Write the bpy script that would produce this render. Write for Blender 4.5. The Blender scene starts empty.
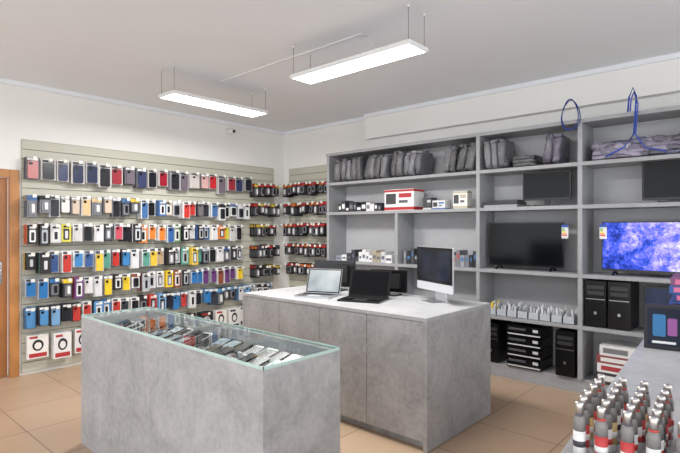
import bpy, math, random
from mathutils import Matrix, Vector, noise as mnoise
random.seed(7)
scene=bpy.context.scene
scene.view_settings.view_transform='Standard'

# ---------------------------------------------------------------- materials
def srgb(r,g,b):
    f=lambda c:(c/255/12.92) if c/255<=0.04045 else ((c/255+0.055)/1.055)**2.4
    return (f(r),f(g),f(b),1)
def newmat(name):
    m=bpy.data.materials.new(name); m.use_nodes=True
    nt=m.node_tree; b=nt.nodes['Principled BSDF']
    return m,nt,b
def simple(name,col,rough=.5,metal=0,emit=None,es=0,noise=0,nscale=8,spec=.5):
    m,nt,b=newmat(name)
    b.inputs['Base Color'].default_value=col
    b.inputs['Roughness'].default_value=rough
    b.inputs['Metallic'].default_value=metal
    b.inputs['Specular IOR Level'].default_value=spec
    if emit:
        b.inputs['Emission Color'].default_value=emit; b.inputs['Emission Strength'].default_value=es
    if noise:
        tc=nt.nodes.new('ShaderNodeTexCoord'); n=nt.nodes.new('ShaderNodeTexNoise'); n.inputs['Scale'].default_value=nscale; n.inputs['Detail'].default_value=6
        r=nt.nodes.new('ShaderNodeValToRGB')
        r.color_ramp.elements[0].position=.3; r.color_ramp.elements[1].position=.7
        r.color_ramp.elements[0].color=tuple(c*(1-noise) for c in col[:3])+(1,)
        r.color_ramp.elements[1].color=tuple(min(1,c*(1+noise)) for c in col[:3])+(1,)
        nt.links.new(tc.outputs['Object'],n.inputs['Vector']); nt.links.new(n.outputs['Fac'],r.inputs['Fac']); nt.links.new(r.outputs['Color'],b.inputs['Base Color'])
    return m
def attrmat(name,rough,metal=0,coat=0,spec=.5):
    m,nt,b=newmat(name)
    a=nt.nodes.new('ShaderNodeVertexColor'); a.layer_name='Col'
    nt.links.new(a.outputs['Color'],b.inputs['Base Color'])
    b.inputs['Roughness'].default_value=rough; b.inputs['Metallic'].default_value=metal
    b.inputs['Coat Weight'].default_value=coat; b.inputs['Specular IOR Level'].default_value=spec
    return m
M_PAINT=attrmat('printed_card',.45)
M_GLOSS=attrmat('gloss_plastic',.2,spec=.4)
M_METAL=attrmat('brushed_metal',.3,1)
def concrete(name,a,bb,scale=3.0,rough=.55):
    m,nt,b=newmat(name)
    tc=nt.nodes.new('ShaderNodeTexCoord')
    n1=nt.nodes.new('ShaderNodeTexNoise'); n1.inputs['Scale'].default_value=scale; n1.inputs['Detail'].default_value=10; n1.inputs['Roughness'].default_value=.7; n1.inputs['Distortion'].default_value=.5
    n2=nt.nodes.new('ShaderNodeTexNoise'); n2.inputs['Scale'].default_value=scale*9; n2.inputs['Detail'].default_value=6
    mx=nt.nodes.new('ShaderNodeMath'); mx.operation='MULTIPLY_ADD'; mx.inputs[1].default_value=.3
    ad=nt.nodes.new('ShaderNodeMath'); ad.operation='MULTIPLY'; ad.inputs[1].default_value=.7
    r=nt.nodes.new('ShaderNodeValToRGB'); r.color_ramp.elements[0].position=.38; r.color_ramp.elements[1].position=.6
    r.color_ramp.elements[0].color=a; r.color_ramp.elements[1].color=bb
    L=nt.links.new
    L(tc.outputs['Object'],n1.inputs['Vector']); L(tc.outputs['Object'],n2.inputs['Vector'])
    L(n1.outputs['Fac'],ad.inputs[0]); L(n2.outputs['Fac'],mx.inputs[0]); L(ad.outputs[0],mx.inputs[2])
    L(mx.outputs[0],r.inputs['Fac']); L(r.outputs['Color'],b.inputs['Base Color'])
    b.inputs['Roughness'].default_value=rough
    return m
M_CONC=concrete('concrete_laminate',srgb(146,146,147),srgb(177,177,178),3.2)
M_CONC_TOP_LIT=concrete('concrete_laminate_top_lit',srgb(162,163,165),srgb(184,184,186),3,.4)  # same laminate, with the light on the tops painted in as paler greys
M_SHELF=concrete('grey_laminate',srgb(148,149,152),srgb(160,161,164),4,.5)
M_SHELFBACK=concrete('grey_laminate_back',srgb(170,171,174),srgb(179,180,183),3,.6)
M_WALL=simple('wall_paint',srgb(234,233,230),.8,noise=.015,nscale=2)
M_CEIL=simple('ceiling_paint',srgb(230,233,237),.85,noise=.012,nscale=2)
M_WOOD=simple('door_wood',srgb(180,124,70),.4,noise=.18,nscale=5)
M_WOODD=simple('door_wood_dark',srgb(158,104,58),.4,noise=.15,nscale=5)
M_SLAT=simple('slatwall_board',srgb(190,188,174),.5,noise=.02,nscale=4)
M_GROOVE=simple('slatwall_groove',srgb(146,144,128),.6)
M_PANEL=simple('led_diffuser',(1,1,1,1),.5,emit=(1,.98,.95,1),es=10)
M_WHITEM=simple('white_metal',srgb(225,225,225),.35)
M_WIRE=simple('steel_wire',srgb(90,90,90),.4,.8)
M_BLACK=simple('black_plastic',srgb(22,22,24),.35)
M_SCREEN=simple('screen_off',srgb(9,11,14),.16,spec=.2)
M_CHROME=simple('chrome',srgb(200,200,200),.15,1)
def tilemat():
    m,nt,b=newmat('floor_tiles'); L=nt.links.new
    tc=nt.nodes.new('ShaderNodeTexCoord'); br=nt.nodes.new('ShaderNodeTexBrick')
    br.offset=0; br.squash=1
    br.inputs['Scale'].default_value=1; br.inputs['Brick Width'].default_value=.6; br.inputs['Row Height'].default_value=.6
    br.inputs['Mortar Size'].default_value=.005; br.inputs['Mortar Smooth'].default_value=.1
    br.inputs['Color1'].default_value=srgb(190,163,137); br.inputs['Color2'].default_value=srgb(180,153,128); br.inputs['Mortar'].default_value=srgb(134,114,96)
    n=nt.nodes.new('ShaderNodeTexNoise'); n.inputs['Scale'].default_value=4; n.inputs['Detail'].default_value=8
    mix=nt.nodes.new('ShaderNodeMix'); mix.data_type='RGBA'; mix.blend_type='MULTIPLY'; mix.inputs[0].default_value=.35
    r=nt.nodes.new('ShaderNodeValToRGB'); r.color_ramp.elements[0].color=(.7,.7,.7,1); r.color_ramp.elements[1].color=(1,1,1,1)
    L(tc.outputs['Object'],br.inputs['Vector']); L(tc.outputs['Object'],n.inputs['Vector']); L(n.outputs['Fac'],r.inputs['Fac'])
    L(br.outputs['Color'],mix.inputs[6]); L(r.outputs['Color'],mix.inputs[7]); L(mix.outputs[2],b.inputs['Base Color'])
    b.inputs['Roughness'].default_value=.32
    return m
M_TILE=tilemat()
def glassmat():
    m=bpy.data.materials.new('clear_glass'); m.use_nodes=True; nt=m.node_tree; nt.nodes.clear(); L=nt.links.new
    o=nt.nodes.new('ShaderNodeOutputMaterial'); t=nt.nodes.new('ShaderNodeBsdfTransparent'); t.inputs[0].default_value=(.95,.985,.975,1)
    g=nt.nodes.new('ShaderNodeBsdfGlossy'); g.inputs['Roughness'].default_value=.02
    lw=nt.nodes.new('ShaderNodeLayerWeight'); lw.inputs[0].default_value=.5
    pw=nt.nodes.new('ShaderNodeMath'); pw.operation='POWER'; pw.inputs[1].default_value=4.5
    ma=nt.nodes.new('ShaderNodeMath'); ma.operation='MULTIPLY_ADD'; ma.inputs[1].default_value=.75; ma.inputs[2].default_value=.04
    mx=nt.nodes.new('ShaderNodeMixShader'); L(lw.outputs['Facing'],pw.inputs[0]); L(pw.outputs[0],ma.inputs[0]); L(ma.outputs[0],mx.inputs[0]); L(t.outputs[0],mx.inputs[1]); L(g.outputs[0],mx.inputs[2]); L(mx.outputs[0],o.inputs[0])
    return m
M_GLASS=glassmat()
M_GLASSEDGE=simple('glass_edge',srgb(186,212,206),.15)
def galaxymat():
    m,nt,b=newmat('tv_picture'); L=nt.links.new
    tc=nt.nodes.new('ShaderNodeTexCoord')
    n=nt.nodes.new('ShaderNodeTexNoise'); n.inputs['Scale'].default_value=5; n.inputs['Detail'].default_value=14; n.inputs['Roughness'].default_value=.82; n.inputs['Distortion'].default_value=.3
    sp=nt.nodes.new('ShaderNodeSeparateXYZ'); ml=nt.nodes.new('ShaderNodeMath'); ml.operation='MULTIPLY_ADD'; ml.inputs[1].default_value=.22; ml.inputs[2].default_value=.03
    sm=nt.nodes.new('ShaderNodeMath'); sm.operation='ADD'
    r=nt.nodes.new('ShaderNodeValToRGB'); e=r.color_ramp.elements
    e[0].position=.36; e[0].color=srgb(8,14,70); e[1].position=.66; e[1].color=srgb(245,242,255)
    for p,c in((.44,srgb(22,50,160)),(.50,srgb(60,92,235)),(.56,srgb(150,140,245))):
        x=e.new(p); x.color=c
    L(tc.outputs['Object'],n.inputs['Vector']); L(tc.outputs['Object'],sp.inputs[0]); L(sp.outputs[0],ml.inputs[0]); L(n.outputs['Fac'],sm.inputs[0]); L(ml.outputs[0],sm.inputs[1]); L(sm.outputs[0],r.inputs['Fac'])
    b.inputs['Base Color'].default_value=(0,0,0,1); b.inputs['Roughness'].default_value=.25; b.inputs['Specular IOR Level'].default_value=.15
    L(r.outputs['Color'],b.inputs['Emission Color']); b.inputs['Emission Strength'].default_value=1.3
    return m
M_GALAXY=galaxymat()
def plasticbag():
    m,nt,b=newmat('crinkled_plastic'); L=nt.links.new
    a=nt.nodes.new('ShaderNodeVertexColor'); a.layer_name='Col'
    tc=nt.nodes.new('ShaderNodeTexCoord'); n=nt.nodes.new('ShaderNodeTexNoise'); n.inputs['Scale'].default_value=13; n.inputs['Detail'].default_value=4; n.inputs['Distortion'].default_value=2.5
    bp=nt.nodes.new('ShaderNodeBump'); bp.inputs['Strength'].default_value=1; bp.inputs['Distance'].default_value=.04
    L(tc.outputs['Object'],n.inputs['Vector']); L(n.outputs['Fac'],bp.inputs['Height']); L(bp.outputs[0],b.inputs['Coat Normal'])
    L(a.outputs['Color'],b.inputs['Base Color']); b.inputs['Roughness'].default_value=.45
    b.inputs['Coat Weight'].default_value=1; b.inputs['Coat Roughness'].default_value=.15; b.inputs['Coat IOR'].default_value=1.8
    return m
M_BAG=plasticbag()
def screenui(name,c1,c2,s):
    m,nt,b=newmat(name); L=nt.links.new
    tc=nt.nodes.new('ShaderNodeTexCoord'); n=nt.nodes.new('ShaderNodeTexNoise'); n.inputs['Scale'].default_value=3
    r=nt.nodes.new('ShaderNodeValToRGB'); r.color_ramp.elements[0].position=.4; r.color_ramp.elements[1].position=.6
    r.color_ramp.elements[0].color=c1; r.color_ramp.elements[1].color=c2
    L(tc.outputs['Object'],n.inputs['Vector']); L(n.outputs['Fac'],r.inputs['Fac']); L(r.outputs['Color'],b.inputs['Emission Color'])
    b.inputs['Base Color'].default_value=(0.01,.01,.01,1); b.inputs['Emission Strength'].default_value=s; b.inputs['Roughness'].default_value=.15; b.inputs['Specular IOR Level'].default_value=.25
    return m
M_UI_LIGHT=screenui('laptop_screen_on',srgb(165,176,182),srgb(222,228,230),1.0)
M_UI_DARK=screenui('computer_screen_dim',srgb(12,16,28),srgb(38,48,72),.8)
M_UI_BLUE=screenui('monitor_screen_dim',srgb(14,24,50),srgb(34,52,90),.8)

# ---------------------------------------------------------------- mesh builder
class MB:
    def __init__(s,name,mats,loc=(0,0,0),rotz=0):
        s.name=name; s.mats=mats; s.v=[]; s.f=[]; s.m=[]; s.c=[]; s.sm=[]; s.loc=loc; s.rz=rotz; s.T=Matrix.Identity(4)
    def add(s,vs,fs,mat=0,col=(.5,.5,.5,1),smooth=False):
        o=len(s.v)
        for v in vs: s.v.append(tuple(s.T@Vector(v)))
        for f in fs: s.f.append([i+o for i in f]); s.m.append(mat); s.c.append(col); s.sm.append(smooth)
    def box(s,x0,x1,y0,y1,z0,z1,mat=0,col=(.5,.5,.5,1)):
        vs=[(x0,y0,z0),(x1,y0,z0),(x1,y1,z0),(x0,y1,z0),(x0,y0,z1),(x1,y0,z1),(x1,y1,z1),(x0,y1,z1)]
        s.add(vs,[(0,3,2,1),(4,5,6,7),(0,1,5,4),(1,2,6,5),(2,3,7,6),(3,0,4,7)],mat,col)
    def prism(s,pts,t0,t1,axis,mat=0,col=(.5,.5,.5,1)):
        def mk(a,b,t):
            return {'x':(t,a,b),'y':(a,t,b),'z':(a,b,t)}[axis]
        n=len(pts)
        vs=[mk(a,b,t0) for a,b in pts]+[mk(a,b,t1) for a,b in pts]
        fs=[tuple(range(n))[::-1],tuple(range(n,2*n))]+[(i,(i+1)%n,n+(i+1)%n,n+i) for i in range(n)]
        s.add(vs,fs,mat,col)
    def rrect(s,ca,cb_,wa,wb,r,t0,t1,axis,mat=0,col=(.5,.5,.5,1),seg=3):
        pts=[]
        for (sx,sy,a0) in ((1,1,0),(-1,1,90),(-1,-1,180),(1,-1,270)):
            for k in range(seg+1):
                a=math.radians(a0+90*k/seg)
                pts.append((ca+sx*(wa/2-r)+r*math.cos(a),cb_+sy*(wb/2-r)+r*math.sin(a)))
        s.prism(pts,t0,t1,axis,mat,col)
    def lathe(s,cx,cy,prof,mat=0,col=(.5,.5,.5,1),n=14):
        vs=[];fs=[]
        for (r,z) in prof:
            for k in range(n):
                a=2*math.pi*k/n; vs.append((cx+r*math.cos(a),cy+r*math.sin(a),z))
        for i in range(len(prof)-1):
            for k in range(n):
                fs.append((i*n+k,i*n+(k+1)%n,(i+1)*n+(k+1)%n,(i+1)*n+k))
        fs.append(tuple(range(n))[::-1]); fs.append(tuple((len(prof)-1)*n+k for k in range(n)))
        s.add(vs,fs,mat,col,True)
    def tube(s,pts,r,mat=0,col=(.5,.5,.5,1),n=6):
        vs=[];fs=[]
        P=[Vector(p) for p in pts]
        for i,p in enumerate(P):
            d=(P[min(i+1,len(P)-1)]-P[max(i-1,0)]).normalized()
            up=Vector((0,0,1)) if abs(d.z)<.9 else Vector((1,0,0))
            a=d.cross(up).normalized(); b=d.cross(a).normalized()
            for k in range(n):
                t=2*math.pi*k/n; vs.append(tuple(p+a*r*math.cos(t)+b*r*math.sin(t)))
        for i in range(len(P)-1):
            for k in range(n): fs.append((i*n+k,i*n+(k+1)%n,(i+1)*n+(k+1)%n,(i+1)*n+k))
        fs.append(tuple(range(n))[::-1]); fs.append(tuple((len(P)-1)*n+k for k in range(n)))
        s.add(vs,fs,mat,col,True)
    def pillow(s,cx,cy,cz,sx,sy,sz,mat=0,col=(.1,.1,.1,1),jit=.12,e=.35,nu=24,nv=14):
        vs=[];fs=[]
        sg=lambda v,p:math.copysign(abs(v)**p,v)
        off=Vector((random.uniform(0,90),random.uniform(0,90),random.uniform(0,90)))
        for j in range(nv+1):
            ph=-math.pi/2+math.pi*j/nv
            for i in range(nu):
                th=2*math.pi*i/nu
                x=sg(math.cos(ph),e)*sg(math.cos(th),e)*sx/2
                y=sg(math.cos(ph),e)*sg(math.sin(th),e)*sy/2
                z=sg(math.sin(ph),e)*sz/2
                if jit:
                    q=mnoise.noise_vector(Vector((x,y,z))*14+off)
                    a=jit*.16*(0 if j==0 else 1)
                    x+=q.x*a; y+=q.y*a; z+=q.z*a if z>0 else 0
                vs.append((cx+x,cy+y,cz+z))
        for j in range(nv):
            for i in range(nu): fs.append((j*nu+i,j*nu+(i+1)%nu,(j+1)*nu+(i+1)%nu,(j+1)*nu+i))
        s.add(vs,fs,mat,col,True)
    def done(s,bevel=0,parent=None):
        me=bpy.data.meshes.new(s.name); me.from_pydata(s.v,[],s.f)
        for m in s.mats: me.materials.append(m)
        me.polygons.foreach_set('material_index',s.m); me.polygons.foreach_set('use_smooth',s.sm)
        ca=me.color_attributes.new('Col','FLOAT_COLOR','CORNER')
        buf=[]
        for p in me.polygons:
            for _ in range(p.loop_total): buf.extend(s.c[p.index])
        ca.data.foreach_set('color',buf)
        me.update()
        o=bpy.data.objects.new(s.name,me); scene.collection.objects.link(o)
        o.location=s.loc; o.rotation_euler=(0,0,s.rz)
        if bevel:
            b=o.modifiers.new('bevel','BEVEL'); b.width=bevel; b.segments=2; b.limit_method='ANGLE'; b.angle_limit=.9
        if parent: o.parent=parent
        return o
C=srgb
BLK=C(20,20,22); WHT=C(228,228,228); SIL=C(190,192,195)
XW=-5.85; YW=5.2; XR=2.4; YB=-2.6; H=3.0

# ---------------------------------------------------------------- shell
def shell(name,b,mat):
    m=MB(name,[mat]); m.box(*b); return m.done()
shell('floor',(XW-.15,XR+.15,YB-.15,YW+.15,-.1,0),M_TILE)
shell('ceiling',(XW-.15,XR+.15,YB-.15,YW+.15,H,H+.1),M_CEIL)
w=MB('wall_left',[M_WALL])
w.box(XW-.15,XW,1.60,YW,0,H); w.box(XW-.15,XW,YB,.60,0,H); w.box(XW-.15,XW,.60,1.60,2.10,H); w.done()
shell('wall_back',(XW-.15,XR+.15,YW,YW+.15,0,H),M_WALL)
shell('wall_beam',(-4.15,XR,YW-.1,YW,2.68,H),M_WALL)
shell('trim_1',(XW,XW+.03,YB,YW,2.955,3.0),M_CEIL)
shell('trim_2',(XW+.03,-4.15,YW-.03,YW,2.955,3.0),M_CEIL)
shell('trim_3',(-4.15,XR,YW-.125,YW-.1,2.955,3.0),M_CEIL)
shell('baseboard_left',(XW,XW+.012,YB,.6,0,.08),M_TILE)
g=MB('window_1',[M_WHITEM])
for x in (XW,-3.85,-1.85,.15,XR-.06): g.box(x,x+.06,YB-.05,YB,0,H)
g.box(XW,XR,YB-.05,YB,0,.08); g.box(XW,XR,YB-.05,YB,2.94,H); g.done()
g=MB('window_2',[M_WHITEM])
for y in (YB,-.7,1.2,3.1,YW-.06): g.box(XR,XR+.05,y,y+.06,0,H)
g.box(XR,XR+.05,YB,YW,0,.08); g.box(XR,XR+.05,YB,YW,2.94,H); g.done()
d=MB('door_1',[M_WOOD,M_WOODD,M_CHROME])
d.box(XW-.1,XW+.02,1.515,1.599,0,2.099); d.box(XW-.1,XW+.02,.601,.69,0,2.099); d.box(XW-.1,XW+.02,.69,1.515,2.02,2.099)
d.box(XW-.07,XW-.03,.70,1.505,.005,2.015,1)
d.box(XW-.03,XW-.022,.80,1.40,.2,.95,0); d.box(XW-.03,XW-.022,.80,1.40,1.1,1.9,0)
d.box(XW-.03,XW-.02,1.42,1.46,.95,1.17,2); d.tube([(XW-.02,1.44,1.08),(XW+.03,1.44,1.08),(XW+.035,1.40,1.08),(XW+.035,1.32,1.08)],.009,2)
d.done(.003)

# ---------------------------------------------------------------- slatwalls
s=MB('slatwall_panel',[M_SLAT,M_GROOVE])
s.box(XW+.0005,XW+.008,1.62,4.97,.03,2.42,1)
z=.03
while z<2.4:
    s.box(XW+.008,XW+.02,1.62,4.97,z+.004,min(z+.095,2.42),0); z+=.0995
s.done()
s=MB('slatwall_panel',[M_SLAT,M_GROOVE])
s.box(-5.72,-4.72,YW-.008,YW-.0005,.03,2.42,1)
z=.03
while z<2.4:
    s.box(-5.72,-4.72,YW-.02,YW-.008,z+.004,min(z+.095,2.42),0); z+=.0995
s.done()

def pack(mb,x,u,v,w,h,card,prod,st):
    dark=sum(card[:3])<.9
    if st=='case':
        mb.box(x,x+.004,u-w/2,u+w/2,v-h,v,0,card)
        mb.box(x+.004,x+.0048,u-w*.4,u+w*.4,v-h*.14,v-h*.03,0,C(70,70,76) if not dark else WHT)
        mb.rrect(u,v-h*.57,w*.76,h*.80,.013,x+.004,x+.016,'x',1,prod)
        mb.rrect(u-w*.16,v-h*.29,w*.26,h*.12,.004,x+.016,x+.018,'x',1,BLK)
    elif st=='window':
        mb.box(x,x+.018,u-w/2,u+w/2,v-h,v,0,prod)
        mb.rrect(u,v-h*.58,w*.62,h*.62,.01,x+.018,x+.0195,'x',1,card)
        mb.rrect(u,v-h*.6,w*.3,h*.42,.006,x+.0195,x+.024,'x',1,C(35,35,40) if not dark else C(205,205,208))
        mb.box(x+.018,x+.019,u-w*.3,u+w*.3,v-h*.2,v-h*.1,0,WHT if sum(prod[:3])<1 else BLK)
    elif st=='blister':
        mb.box(x,x+.004,u-w/2,u+w/2,v-h,v,0,card)
        mb.box(x+.004,x+.005,u-w/2,u+w/2,v-h*.25,v-.006,0,prod)
        mb.rrect(u,v-h*.62,w*.7,h*.6,.015,x+.004,x+.014,'x',1,C(50,52,58) if not dark else C(120,122,128))
        mb.rrect(u+w*.05,v-h*.6,w*.3,h*.4,.01,x+.014,x+.024,'x',1,C(225,225,225) if random.random()<.5 else C(30,30,34))
    else:
        mb.box(x,x+.045,u-w/2,u+w/2,v-h,v,0,card)
        mb.box(x+.045,x+.0465,u-w*.42,u+w*.42,v-h*.95,v-h*.78,0,prod)
        mb.prism([(u+w*.27*math.cos(t),v-h*.45+h*.24*math.sin(t)) for t in [math.pi*2*k/14 for k in range(14)]],x+.045,x+.0465,'x',0,C(35,35,38) if not dark else C(190,190,190))
        mb.prism([(u+w*.17*math.cos(t),v-h*.47+h*.15*math.sin(t)) for t in [math.pi*2*k/14 for k in range(14)]],x+.0465,x+.0475,'x',0,card)
        mb.box(x+.045,x+.0465,u-w*.4,u+w*.1,v-h*.15,v-h*.06,0,prod)
def hook(mb,u,v,L):
    mb.box(.022,L,u-.003,u+.003,v-.018,v-.012,2,SIL)
    mb.box(.0205,.026,u-.02,u+.02,v-.03,v+.01,2,SIL)
    mb.box(L,L+.003,u-.018,u+.018,v-.028,v+.004,0,C(225,225,218))
P={'r1':[C(196,188,184),C(150,30,48),C(190,44,54),C(30,32,40),C(150,50,62),C(110,100,112),C(204,164,162),C(40,48,76),C(150,120,126),C(56,62,96),C(190,122,122),C(40,40,46)],
 'r2':[C(214,214,214),C(30,30,34),C(40,40,46),C(200,182,164),C(214,184,140),C(50,50,60),C(190,56,50),C(70,106,156),C(226,196,70),C(40,40,46),C(110,106,110)],
 'r3':[C(210,210,214),C(90,124,80),C(214,204,76),C(34,34,38),C(196,196,196),C(56,94,150),C(222,126,56),C(80,150,146),C(190,80,94),C(50,50,56),C(34,34,38)],
 'r4':[C(60,90,146),C(214,214,216),C(222,188,70),C(34,34,38),C(66,130,186),C(186,160,128),C(90,150,134),C(50,52,58),C(180,184,190),C(190,56,50)],
 'r5':[C(214,214,216),C(170,174,180),C(228,196,54),C(40,40,45),C(50,116,178),C(134,74,54),C(228,196,54),C(104,64,120),C(190,56,50)],
 'r6':[C(40,44,56),C(56,124,188),C(206,208,212),C(60,64,74),C(118,162,204),C(190,66,60),C(82,142,194),C(36,38,44)]}
CARDS=[WHT,C(204,208,212),C(50,50,56),C(176,180,186),C(120,122,128),WHT]
def wallrow(name,loc,rz,u0,u1,pitch,ztop,w,h,pal,styles,layers=(2,5),cards=None):
    mb=MB(name,[M_PAINT,M_GLOSS,M_METAL],loc,rz)
    u=u0; grp=0
    while u<=u1:
        if grp<=0:
            grp=random.choice([1,1,2]); st=random.choice(styles); card=random.choice(cards or CARDS)
        grp-=1; prod=random.choice(pal)
        n=random.randint(*layers); step=.026 if st!='box' else .05
        L=.05+n*step
        v=ztop-random.uniform(0,.016); hh=h*random.uniform(.8,1.08); ww=w*random.uniform(.85,1.04)
        for i in range(n):
            pack(mb,.035+i*step,u+random.uniform(-.003,.003),v,ww,hh,card,prod if random.random()<.7 else random.choice(pal),st)
        hook(mb,u,v,L+.03)
        u+=pitch
    return mb.done()
LW=(XW,0,0)
y0,y1=1.70,4.38
wallrow('hanging_phone_cases',LW,0,y0,y1+.06,.143,2.235,.138,.235,P['r1'],['case'],(3,4),[C(200,197,195),C(176,176,178),C(150,150,155),C(96,96,102)])
wallrow('hanging_phone_cases',LW,0,y0-.02,y1+.04,.108,1.86,.104,.215,P['r2'],['case','window','case','blister'],(3,6))
wallrow('hanging_phone_cases',LW,0,y0-.02,y1,.108,1.56,.104,.215,P['r3'],['case','case','window'],(3,6))
wallrow('hanging_phone_accessories',LW,0,y0-.02,y1,.108,1.27,.104,.215,P['r4'],['case','window','blister'],(3,6))
wallrow('hanging_phone_accessories',LW,0,y0-.02,y1,.108,.99,.104,.215,P['r5'],['case','window','blister'],(3,6))
wallrow('hanging_phone_accessories',LW,0,y0-.02,4.86,.108,.71,.104,.215,P['r6'],['window','case','blister'],(3,5),[C(50,52,60),C(80,116,150),WHT])
wallrow('hanging_headphone_boxes',LW,0,1.75,4.8,.22,.41,.19,.26,[C(40,40,44),C(178,52,56)],['box'],(1,2),[WHT,WHT,C(235,232,228),C(40,40,44)])
DK=[C(28,28,32),C(22,22,26),C(40,38,42)]
for zt in (2.16,1.87,1.57,1.27,.98):
    wallrow('hanging_blister_packs',LW,0,4.54,4.92,.085,zt,.075,.175,[C(180,45,46),C(205,175,60),C(60,60,66)],['blister'],(5,8),DK)
    wallrow('hanging_blister_packs',(0,YW,0),-math.pi/2,-5.64,-4.80,.10,zt+.02,.088,.18,[C(180,45,46),C(180,45,46),C(205,110,50)],['blister'],(4,7),DK)

# ---------------------------------------------------------------- lights (suspended panels)
def fixture(x0,x1,y0,y1,z):
    m=MB('ceiling_light_panel',[M_WHITEM,M_PANEL,M_WIRE])
    t=.012
    m.box(x0,x1,y0,y0+t,z,z+.03); m.box(x0,x1,y1-t,y1,z,z+.03); m.box(x0,x0+t,y0+t,y1-t,z,z+.03); m.box(x1-t,x1,y0+t,y1-t,z,z+.03)
    m.box(x0+t,x1-t,y0+t,y1-t,z+.02,z+.03); m.box(x0+t,x1-t,y0+t,y1-t,z+.002,z+.012,1)
    for x in (x0+.02,x1-.02):
        for y in (y0+.02,y1-.02):
            m.tube([(x,y,z+.03),(x,y,H)],.0016,2); m.lathe(x,y,[(.012,H-.012),(.012,H)],0)
    m.done()
fixture(-4.43,-4.16,2.36,3.47,2.735)
fixture(-3.05,-1.88,2.775,3.01,2.735)
c=MB('ceiling_cable_conduit',[M_WHITEM])
c.box(-4.28,-2.45,2.955,2.972,H-.008,H)
c.tube([(-2.46,2.97,H-.01),(-2.35,2.95,H-.05),(-2.30,2.92,H-.13),(-2.42,2.9,H-.2),(-2.6,2.89,2.77)],.004)
c.done()
c=MB('security_camera',[M_WHITEM,M_BLACK],(XW,4.15,2.87))
c.T=Matrix.Rotation(math.pi/2,4,'Y'); c.lathe(0,0,[(.035,0),(.035,.02),(.015,.03),(.015,.06)],0); c.T=Matrix.Identity(4)
c.T=Matrix.Translation((.09,0,-.01))@Matrix.Rotation(math.radians(100),4,'Y'); c.lathe(0,0,[(.03,-.05),(.035,-.04),(.035,.05),(.028,.055)],0); c.lathe(0,0,[(.024,.05),(.02,.062)],1); c.done()

# ---------------------------------------------------------------- glass display counter
M_LINER=simple('display_liner',srgb(190,192,195),.6)
dc=MB('glass_display_counter',[M_CONC,M_GLASS,M_GLASSEDGE,M_LINER])
x0,x1,y0,y1=-3.69,-1.70,1.39,1.89; t=.025; zt=.885
dc.box(x0,x1,y0,y0+t,0,zt); dc.box(x0,x1,y1-t,y1,0,zt); dc.box(x0,x0+t,y0+t,y1-t,0,zt); dc.box(x1-t,x1,y0+t,y1-t,0,zt)
dc.box(x0+t,x1-t,y0+t,y1-t,.76,.78,3)
for b in ((x0+t,x1-t,y0+t,y0+t+.002),(x0+t,x1-t,y1-t-.002,y1-t),(x0+t,x0+t+.002,y0+t,y1-t),(x1-t-.002,x1-t,y0+t,y1-t)): dc.box(b[0],b[1],b[2],b[3],.78,zt,3)
dc.add([(x0+.004,y0+.004,zt+.013),(x1-.004,y0+.004,zt+.013),(x1-.004,y1-.004,zt+.013),(x0+.004,y1-.004,zt+.013)],[(0,1,2,3)],1)
e=.004
for b in ((x0,x1,y0,y0+e),(x0,x1,y1-e,y1),(x0,x0+e,y0,y1),(x1-e,x1,y0,y1)): dc.box(b[0],b[1],b[2],b[3],zt,zt+.014,2)
dc.done()
ph=MB('display_phones_and_tablets',[M_PAINT,M_GLOSS,M_METAL],(0,0,.7805))
x=x0+.09
while x<x1-.07:
    for yy in (y0+.10,y0+.235,y0+.37):
        if random.random()<.08: continue
        big=random.random()<.3
        w_,h_=(.09,.125) if big else (.068,.118)
        body=random.choice([BLK,BLK,BLK,C(225,225,228),C(60,62,66),C(30,32,40)])
        ph.T=Matrix.Translation((x,yy,.03))@Matrix.Rotation(random.uniform(-.2,.2),4,'Z')@Matrix.Rotation(.25,4,'X')
        ph.rrect(0,0,w_,h_,.01,0,.009,'z',1,body)
        ph.rrect(0,0,w_*.88,h_*.8,.004,.009,.0095,'z',1,random.choice([C(14,16,20),C(50,84,110),C(18,20,24),C(18,20,24),C(150,165,175)]))
        ph.box(-w_*.4,w_*.4,-.03,.03,-.022,0,0,WHT)
        ph.T=Matrix.Identity(4)
        if random.random()<.5: ph.box(x+.035,x+.065,yy-.06,yy-.045,0,.03,0,random.choice([WHT,WHT,C(230,220,120),C(210,100,90)]))
    x+=.105
ph.done()

# ---------------------------------------------------------------- sales counter
sc=MB('sales_counter',[M_CONC,M_CONC_TOP_LIT,M_BLACK])
x0,x1,y0,y1=-3.83,-1.81,2.88,3.84
sc.box(x0,x1,y0,y1,.872,.90,1)
sc.box(x1-.03,x1,y0,y1,0,.872,0); sc.box(x0,x0+.03,y0,y1,0,.872,0)
sc.box(x0+.03,x1-.03,y0+.05,y1-.05,0,.06,0)
sc.box(x0+.03,x1-.03,y0+.022,y1-.02,.06,.872,2)
n=4; W=(x1-.03-x0-.03)/n
for i in range(n):
    a=x0+.03+i*W; sc.box(a+.002,a+W-.002,y0+.002,y0+.02,.06,.868,0)
sc.box(x0+.03,x1-.03,y1-.02,y1-.002,.06,.868,0)
sc.done(.0015)

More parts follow.
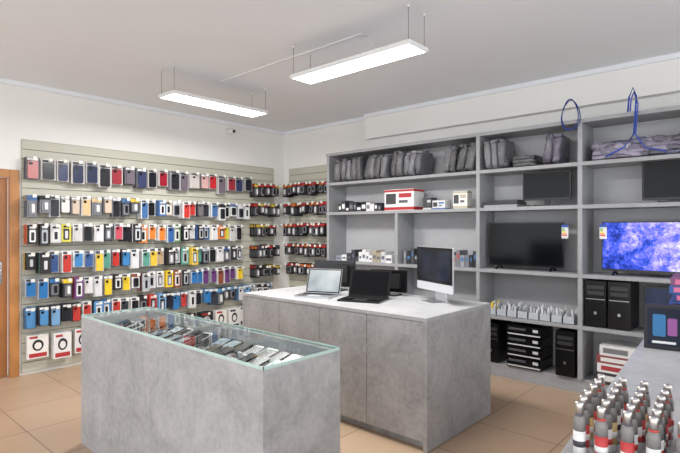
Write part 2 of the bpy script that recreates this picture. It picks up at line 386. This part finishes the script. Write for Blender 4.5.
def laptop(loc,rz,w,d,body,key,screen,ang=110):
    m=MB('laptop',[M_GLOSS,M_METAL,screen,M_PAINT],loc,rz)
    bi=1 if body!=BLK else 0
    m.rrect(0,0,w,d,.012,.001,.016,'z',bi,body)
    m.box(-w*.42,w*.42,-d*.02,d*.36,.016,.0168,3,key)
    for r in range(5):
        for k in range(13): m.box(-w*.41+k*w*.063,-w*.41+k*w*.063+w*.054,d*.30-r*d*.072,d*.35-r*d*.072,.0168,.0185,3,C(18,18,20))
    m.box(-w*.16,w*.16,-d*.42,-d*.08,.016,.0164,3,C(170,172,175) if bi else C(40,40,42))
    m.T=Matrix.Translation((0,d/2-.004,.014))@Matrix.Rotation(-math.radians(ang-90),4,'X')
    m.rrect(0,d*.48,w,d*.98,.012,0,.007,'y',bi,body)
    m.box(-w*.485,w*.485,-.0008,0,d*.03,d*.94,0,BLK)
    m.box(-w*.455,w*.455,-.0016,-.0008,d*.07,d*.91,2)
    m.done()
laptop((-3.13,3.17,.90),math.radians(20),.34,.24,SIL,C(40,40,44),M_UI_LIGHT)
laptop((-2.66,3.24,.90),math.radians(18),.37,.25,BLK,C(28,28,30),M_SCREEN)
def aio(loc,rz):
    m=MB('all_in_one_computer',[M_METAL,M_GLOSS,M_UI_DARK,M_PAINT],loc,rz)
    al=C(205,207,210)
    m.rrect(0,.04,.20,.18,.02,0,.006,'z',0,al)
    m.prism([(.085,.006),(.10,.006),(.075,.22),(.064,.22)],-.075,.075,'x',0,al)
    m.T=Matrix.Translation((0,.02,.09))
    m.rrect(0,.18,.528,.36,.012,0,.012,'y',3,C(190,192,196))
    m.pillow(0,.022,.18,.44,.045,.30,0,al,0,.6,20,12)
    m.rrect(0,.213,.524,.29,.006,-.002,0,'y',1,BLK)
    m.box(-.24,.24,-.003,-.002,.09,.338,2)
    m.T=Matrix.Identity(4); m.done()
aio((-2.19,3.56,.90),math.radians(-26))
def monitor(name,loc,rz,w,h,zb,screen,frame=BLK,basew=.22):
    m=MB(name,[M_GLOSS,screen,M_PAINT],loc,rz)
    m.rrect(0,0,basew,.16,.03,0,.012,'z',0,frame)
    m.box(-.025,.025,.012,.03,.012,zb+h*.45,0,frame)
    m.rrect(0,zb+h/2,w,h,.008,-.018,.012,'y',0,frame)
    m.rrect(0,zb+h/2,w*.7,h*.65,.02,.012,.035,'y',2,C(30,30,32))
    m.box(-w/2+.014,w/2-.014,-.0195,-.018,zb+.022,zb+h-.014,1)
    return m.done()
monitor('desktop_screen',(-3.33,3.62,.90),math.radians(195),.44,.25,.04,M_SCREEN)
monitor('desktop_screen',(-2.72,3.68,.90),math.radians(190),.36,.20,.03,M_SCREEN)

# ---------------------------------------------------------------- shelving unit
YF=4.83; YBK=YW-.001
sh=MB('shelving_unit',[M_SHELF,M_SHELFBACK])
XL,XE=-4.60,1.6; T=.035
sh.box(XL,XE,YBK-.015,YBK,.0,2.46,1)
YI=YBK-.015
for zt_ in (.62,1.09,1.72,2.11,2.50): sh.box(XL,XE,YF,YI,zt_-T,zt_,0)
sh.box(XL,XE,YF+.03,YI,0,.13,0)
lv=[(.13,.585),(.62,1.055),(1.09,1.685),(1.72,2.075),(2.11,2.465)]
for i,x in enumerate((-4.57,-3.46,-2.42,-1.42,-.42,.58,1.56)):
    for k,(a,b) in enumerate(lv):
        if k>=3 and i==1: continue
        sh.box(x-.02,x+.02,YF+.004,YI,a,b,0)
sh.done(.0015)

Z5=2.1105
def bags(mb,xa,xb,lean,cols,hr=(.26,.33),tr=(.075,.105)):
    x=xa
    while x<xb:
        th=random.uniform(*tr); hgt=random.uniform(*hr)
        l=lean+random.uniform(-.04,.04)
        cc=random.choice(cols)
        mb.T=Matrix.Translation((x+th/2,4.97+random.uniform(-.02,.01),Z5))@Matrix.Rotation(l,4,'Y')
        mb.pillow(0,0,hgt/2+.006,th*1.0,.29,hgt,0,cc,.12,.36)
        # loose plastic fold on top
        mb.pillow(random.uniform(-.01,.01),-.05,hgt-.002,th*.75,.17,.05,0,tuple(min(1,c*1.6) for c in cc[:3])+(1,),.2,.6,14,8)
        mb.T=Matrix.Identity(4); x+=th*.97
GR=[C(62,62,67),C(78,78,84),C(90,90,96),C(50,50,54),C(104,104,110)]
bg=MB('laptop_bags_in_plastic',[M_BAG]); bags(bg,-4.46,-4.06,.05,GR,(.23,.30)); bags(bg,-3.98,-3.64,.18,GR,(.26,.31)); bags(bg,-3.56,-3.18,.10,GR,(.26,.315)); bg.done()
bg=MB('laptop_bags_in_plastic',[M_BAG])
bags(bg,-2.84,-2.56,.18,GR,(.26,.305)); bags(bg,-2.34,-2.16,-.12,GR,(.26,.30))
for k in range(3): bg.pillow(-1.95,4.98,Z5+.025+.035*k,.24,.28,.045,0,C(64,64,68),.06)
bags(bg,-1.77,-1.60,.12,[C(80,76,92),C(66,64,74)],(.27,.295),(.075,.09))
bg.done()
bg=MB('folded_bags_in_plastic',[M_BAG])
for i in range(8):
    for k in range(4):
        bg.pillow(-1.27+i*.093+random.uniform(-.02,.02),4.98,Z5+.028+.034*k+random.uniform(0,.006),.16,.24+.03*random.random(),.05,0,random.choice([C(112,106,126),C(80,78,92),C(146,140,160),C(96,100,126)]),.22,.4)
bg.done()

Z4=1.7205
m=MB('small_electronics_boxes',[M_PAINT,M_GLOSS])
x=-4.42
while x<-3.72:
    w_=random.uniform(.05,.09); h_=random.uniform(.07,.15)
    m.box(x,x+w_-.005,4.88,5.05,Z4,Z4+h_,0,random.choice([C(35,35,40),C(60,60,66),C(215,215,215),C(45,50,60)]))
    m.box(x+.008,x+w_-.013,4.879,4.88,Z4+h_*.3,Z4+h_*.7,0,random.choice([WHT,C(120,120,125)])); x+=w_
m.done()
def carton(loc,w,d,h,main,band,name,ring=False):
    m=MB(name,[M_PAINT],loc)
    m.box(-w/2,w/2,-d/2,d/2,0,h,0,main)
    m.box(-w/2-.0006,w/2+.0006,-d/2-.0006,d/2+.0006,h*.02,h*.16,0,band)
    if ring: m.box(-w/2-.0006,w/2+.0006,-d/2-.0006,d/2+.0006,h*.88,h*.98,0,band)
    m.box(-w*.45,-w*.1,-d/2-.0012,-d/2,h*.3,h*.8,0,C(60,60,64)); m.box(w*.0,w*.42,-d/2-.0012,-d/2,h*.6,h*.8,0,band)
    m.box(w*.0,w*.3,-d/2-.0012,-d/2,h*.35,h*.48,0,C(90,90,95))
    m.box(-w/2,w/2,-.02,.02,h,h+.0006,0,C(215,205,190))
    return m.done(.001)
carton((-3.44,4.97,Z4),.42,.22,.25,WHT,C(178,40,50),'printer_ink_carton',True)
carton((-2.92,4.95,Z4),.16,.12,.10,C(220,220,222),C(70,110,170),'small_product_box')
carton((-2.66,4.95,Z4),.17,.10,.19,C(236,234,228),C(190,180,160),'small_product_box',True)
carton((-3.10,5.0,Z4),.11,.12,.14,C(60,60,66),C(200,200,200),'small_product_box')
m=MB('stacked_closed_laptops',[M_GLOSS,M_METAL],(-2.19,4.98,Z4))
for k in range(2): m.rrect(0,0,.36,.25,.015,k*.03,k*.03+.026,'z',0,C(45,45,48) if k else C(150,150,155))
m.rrect(.05,0,.24,.2,.01,.056,.075,'z',0,C(60,60,64)); m.done()
monitor('computer_monitor',(-1.76,4.96,Z4),0,.46,.28,.06,M_SCREEN)
monitor('computer_monitor',(-.72,4.96,Z4),0,.46,.33,.025,M_SCREEN)

Z3=1.0905
def tv(loc,screen,frame):
    m=MB('flat_screen_tv',[M_GLOSS,screen,M_PAINT],loc)
    w,h,zb=.75,.44,.035
    m.rrect(0,zb+h/2,w,h,.006,-.02,.01,'y',0,frame)
    m.rrect(0,zb+h*.4,w*.8,h*.6,.03,.01,.05,'y',2,C(28,28,30))
    m.box(-w/2+.01,w/2-.01,-.0215,-.02,zb+.02,zb+h-.01,1)
    for sx in (-1,1):
        m.prism([(-.09,0),(-.07,0),(.0,zb+.01),(-.008,zb+.01)],sx*.27-.008,sx*.27+.008,'x',0,frame)
        m.prism([(.09,0),(.07,0),(-.01,zb+.01),(.008,zb+.01)],sx*.27-.008,sx*.27+.008,'x',0,frame)
    m.done()
tv((-1.975,4.97,Z3),M_SCREEN,BLK)
tv((-.89,4.95,Z3),M_GALAXY,C(30,30,34))
for (lx,ly) in ((-1.585,4.944),(-1.25,4.924)):
    m=MB('energy_label',[M_PAINT],(lx,ly,Z3+.32))
    m.box(-.03,.03,0,.003,0,.13,0,WHT)
    for k,cc in enumerate((C(40,160,80),C(140,190,60),C(240,220,50),C(240,150,40),C(220,50,40))): m.box(-.025,-.005+.006*k,-.001,0,.085-.015*k,.096-.015*k,0,cc)
    m.box(-.03,.03,-.001,0,.105,.13,0,C(40,80,170)); m.done()
m=MB('assorted_accessory_boxes',[M_PAINT,M_GLOSS])
x=-4.45
while x<-3.55:
    w_=random.uniform(.05,.10); h_=random.uniform(.05,.15)
    m.box(x,x+w_-.006,4.87,5.05,Z3,Z3+h_,0,random.choice([WHT,C(200,200,205),C(170,160,140),C(60,60,66),C(150,160,170),WHT])); m.box(x+.01,x+w_-.016,4.869,4.87,Z3+h_*.3,Z3+h_*.6,0,C(90,96,110)); x+=w_
x=-3.4
while x<-2.48:
    w_=random.uniform(.04,.075); h_=random.uniform(.10,.20)
    m.box(x,x+w_-.006,4.9,5.08,Z3,Z3+h_,0,random.choice([C(70,72,78),C(200,200,205),C(45,45,50),C(120,122,128),C(150,150,156)])); m.box(x+.01,x+w_-.016,4.899,4.9,Z3+h_*.5,Z3+h_*.8,0,random.choice([C(150,156,166),C(180,70,70),C(70,110,160)])); x+=w_
m.done()

Z2=.6205
m=MB('trays_of_small_parts',[M_PAINT,M_GLOSS,M_METAL])
for i in range(8):
    xx=-2.33+i*.108
    m.box(xx,xx+.1,4.85,5.05,Z2,Z2+.004,1,WHT)
    for b in ((xx,xx+.003,4.85,5.05),(xx+.097,xx+.1,4.85,5.05),(xx,xx+.1,4.85,4.853),(xx,xx+.1,5.047,5.05)): m.box(b[0],b[1],b[2],b[3],Z2,Z2+.07,1,C(185,190,196))
    for a in range(3):
        for b in range(5):
            hh=random.uniform(.08,.14)
            m.lathe(xx+.02+a*.03,4.87+b*.038,[(.012,Z2+.004),(.014,Z2+hh*.7),(.011,Z2+hh*.8),(.011,Z2+hh)],0,random.choice([C(195,195,198),C(165,170,176),C(208,208,212),C(130,135,142)] if i else [C(220,190,60),C(200,200,200)]),8)
m.done()
def tower(loc,w,d,h,name='desktop_computer_tower',st=0):
    m=MB(name,[M_PAINT,M_GLOSS,M_METAL],loc)
    m.box(-w/2,w/2,-d/2+.012,d/2,0.006,h,0,C(26,26,28))
    m.rrect(0,h/2+.003,w,h-.006,.01,-d/2,-d/2+.012,'y',1,C(16,16,18))
    m.box(-w*.4,w*.4,-d/2-.002,-d/2,h*.82,h*.90,0,C(44,44,48)); m.box(-w*.4,w*.4,-d/2-.002,-d/2,h*.70,h*.78,0,C(44,44,48))
    m.box(-w*.06,w*.06,-d/2-.003,-d/2,h*.28,h*.34,2,SIL)
    m.box(-w*.45,w*.45,-d/2-.0025,-d/2,h*.60,h*.615,2,SIL)
    for sx in (-1,1):
        for sy in (-1,1): m.box(sx*w*.38-.01,sx*w*.38+.01,sy*d*.4-.01,sy*d*.4+.01,0,.006,0,BLK)
    m.done()
tower((-1.295,5.015,Z2),.175,.33,.415); tower((-1.105,5.015,Z2),.175,.33,.415)
monitor('computer_monitor',(-.72,4.97,Z2),0,.44,.34,.05,M_UI_BLUE)
Z1=.1305
tower((-2.29,5.02,Z1),.16,.32,.40); tower((-1.55,5.0,Z1),.17,.34,.42)
m=MB('stacked_desktop_computers',[M_PAINT,M_GLOSS,M_METAL],(-1.94,5.0,Z1))
for k in range(4):
    z_=k*.104
    m.box(-.17,.17,-.15,.16,z_+.004,z_+.098,0,C(26,26,28)); m.rrect(0,z_+.051,.34,.094,.008,-.16,-.15,'y',1,C(16,16,18))
    m.box(-.15,.02,-.162,-.16,z_+.06,z_+.082,0,C(80,80,86)); m.box(-.16,.16,-.162,-.16,z_+.014,z_+.026,0,C(200,200,204)); m.box(.09,.14,-.163,-.16,z_+.055,z_+.082,0,C(200,200,204))
    for sx in(-.14,.12): m.box(sx,sx+.02,-.13,.13,z_-.002 if k else 0,z_+.004,0,BLK)
m.done()
m=MB('stacked_cartons',[M_PAINT],(-1.12,4.99,Z1))
zz=0
for (w_,h_,c1,c2) in ((.34,.10,C(60,60,64),WHT),(.32,.08,WHT,C(170,60,66)),(.33,.07,C(140,70,70),WHT),(.28,.09,C(225,225,225),C(120,120,125))):
    m.box(-w_/2,w_/2,-.14,.14,zz,zz+h_,0,c1); m.box(-w_*.4,w_*.3,-.1412,-.14,zz+h_*.25,zz+h_*.75,0,c2); zz+=h_+.0005
m.done(.001)

def drape(name,cx,lw,top,bot,col,n):
    m=MB(name,[M_GLOSS])
    for j in range(n):
        pts=[]
        for k in range(33):
            t=2*math.pi*k/32; s_=math.sin(t); c_=math.cos(t)
            zz=(top+bot)/2+c_*(top-bot)/2-j*.015
            pts.append((cx+s_*(lw+.01*j)*(1-.25*c_)+.01*j,YF-.014-.012*j,zz))
        m.tube(pts,.005,0,col)
    m.done()
drape('coiled_cable',-1.50,.07,2.69,2.42,C(40,60,130),2)
m=MB('hanging_cable',[M_GLOSS])
m.tube([(-1.03,YF-.015,2.50),(-1.02,YF-.02,2.62),(-.99,YF-.02,2.70),(-.965,YF-.02,2.62),(-.975,YF-.02,2.45),(-.985,YF-.02,2.3),(-1.06,YF-.02,2.2),(-1.2,YF-.015,2.135)],.007,0,C(40,80,180)); 
m.tube([(-1.01,YF-.03,2.50),(-1.0,YF-.035,2.60),(-.98,YF-.035,2.66),(-.95,YF-.035,2.55),(-.97,YF-.03,2.3),(-.9,YF-.02,2.18),(-.75,YF-.015,2.135)],.006,0,C(50,70,170)); m.done()

# ---------------------------------------------------------------- right-hand counter
ang=math.radians(4.5)
rc=MB('service_counter',[M_CONC,M_CONC_TOP_LIT],(-.44,1.15,0),ang)
rc.box(0,.75,0,2.75,.872,.90,1); rc.box(.02,.73,.02,2.73,0,.872,0); rc.done(.0015)
bt=MB('spray_bottles',[M_GLOSS,M_PAINT,M_METAL],(-.44,1.15,.9005),ang)
for a in range(8):
    for b in range(6):
        x=.05+a*.056+random.uniform(-.003,.003); y=.22+b*.062+random.uniform(-.003,.003)
        lc=random.choice([C(190,60,60),C(190,60,60),C(228,228,228),C(228,228,228),C(60,60,66),C(206,180,120)])
        q=.84; wh=lc[0]>.7 and lc[2]>.5
        bt.lathe(x,y,[(.016*q,0),(.018*q,.006),(.018*q,.02)],0,C(180,184,188),14)
        bt.lathe(x,y,[(.0183*q,.02),(.0183*q,.08)],1,lc,14)
        bt.lathe(x,y,[(.0187*q,.04),(.0187*q,.055)],1,random.choice([C(190,50,50),C(190,50,50),C(60,60,66)]) if wh else WHT,14)
        bt.lathe(x,y,[(.018*q,.08),(.018*q,.105),(.014*q,.116),(.010*q,.120)],0,C(130,128,126),14)
        bt.lathe(x,y,[(.0105,.118),(.0105,.146),(.009,.152)],2,C(215,212,208),14)
        bt.lathe(x,y,[(.011,.118),(.011,.123)],1,random.choice([C(190,70,60),C(90,90,94)]),14)
bt.done()
m=MB('boxed_tablet',[M_PAINT,M_GLOSS],(-.47,2.95,.9005),math.radians(8))
m.box(-.085,.085,-.03,.03,0,.22,0,C(24,26,34))
m.box(-.07,.07,-.0315,-.03,.02,.205,1,C(26,34,52))
m.rrect(-.02,.12,.055,.11,.008,-.034,-.0315,'y',1,C(60,120,170)); m.rrect(.035,.115,.04,.085,.006,-.034,-.0315,'y',1,C(150,90,150))
m.box(-.05,.05,-.0325,-.0315,.03,.042,0,WHT); m.done(.001)
m=MB('stack_of_blue_product_boxes',[M_PAINT,M_GLOSS],(-.34,3.30,.9005),math.radians(5))
zz=0
for k in range(8):
    dx=random.uniform(-.012,.012)
    m.box(-.15+dx,.22+dx,-.12,.22,zz,zz+.042,0,[C(44,84,150),C(120,70,110),C(40,110,170),C(200,200,210),C(60,80,150),C(40,60,120)][k%6])
    for q in range(3): m.box(-.13+dx+q*.11,-.06+dx+q*.11,-.1212,-.12,zz+.008,zz+.034,0,random.choice([WHT,C(70,170,210),C(210,110,150),C(30,36,60)]))
    zz+=.0425
m.done(.001)

# ---------------------------------------------------------------- lighting & camera
wd=bpy.data.worlds.new('World'); scene.world=wd; wd.use_nodes=True
b=wd.node_tree.nodes['Background']; b.inputs[0].default_value=(.94,.97,1,1); b.inputs[1].default_value=2.6
def area(name,loc,sx,sy,e,rot=(0,0,0)):
    l=bpy.data.lights.new(name,'AREA'); l.shape='RECTANGLE'; l.size=sx; l.size_y=sy; l.energy=e; l.color=(1,.98,.95)
    o=bpy.data.objects.new(name,l); scene.collection.objects.link(o); o.location=loc; o.rotation_euler=rot
area('panel_lamp',(-4.295,2.915,2.72),.24,1.08,55)
area('panel_lamp',(-2.465,2.89,2.72),1.12,.2,45)

cam=bpy.data.cameras.new('camera'); co=bpy.data.objects.new('camera',cam); scene.collection.objects.link(co); scene.camera=co
cam.sensor_fit='HORIZONTAL'; cam.sensor_width=36; cam.lens=36*500/680; cam.shift_y=2.5/680; cam.clip_start=.02
co.location=(0,0,1.5); co.rotation_euler=(math.pi/2,0,math.radians(42.0))
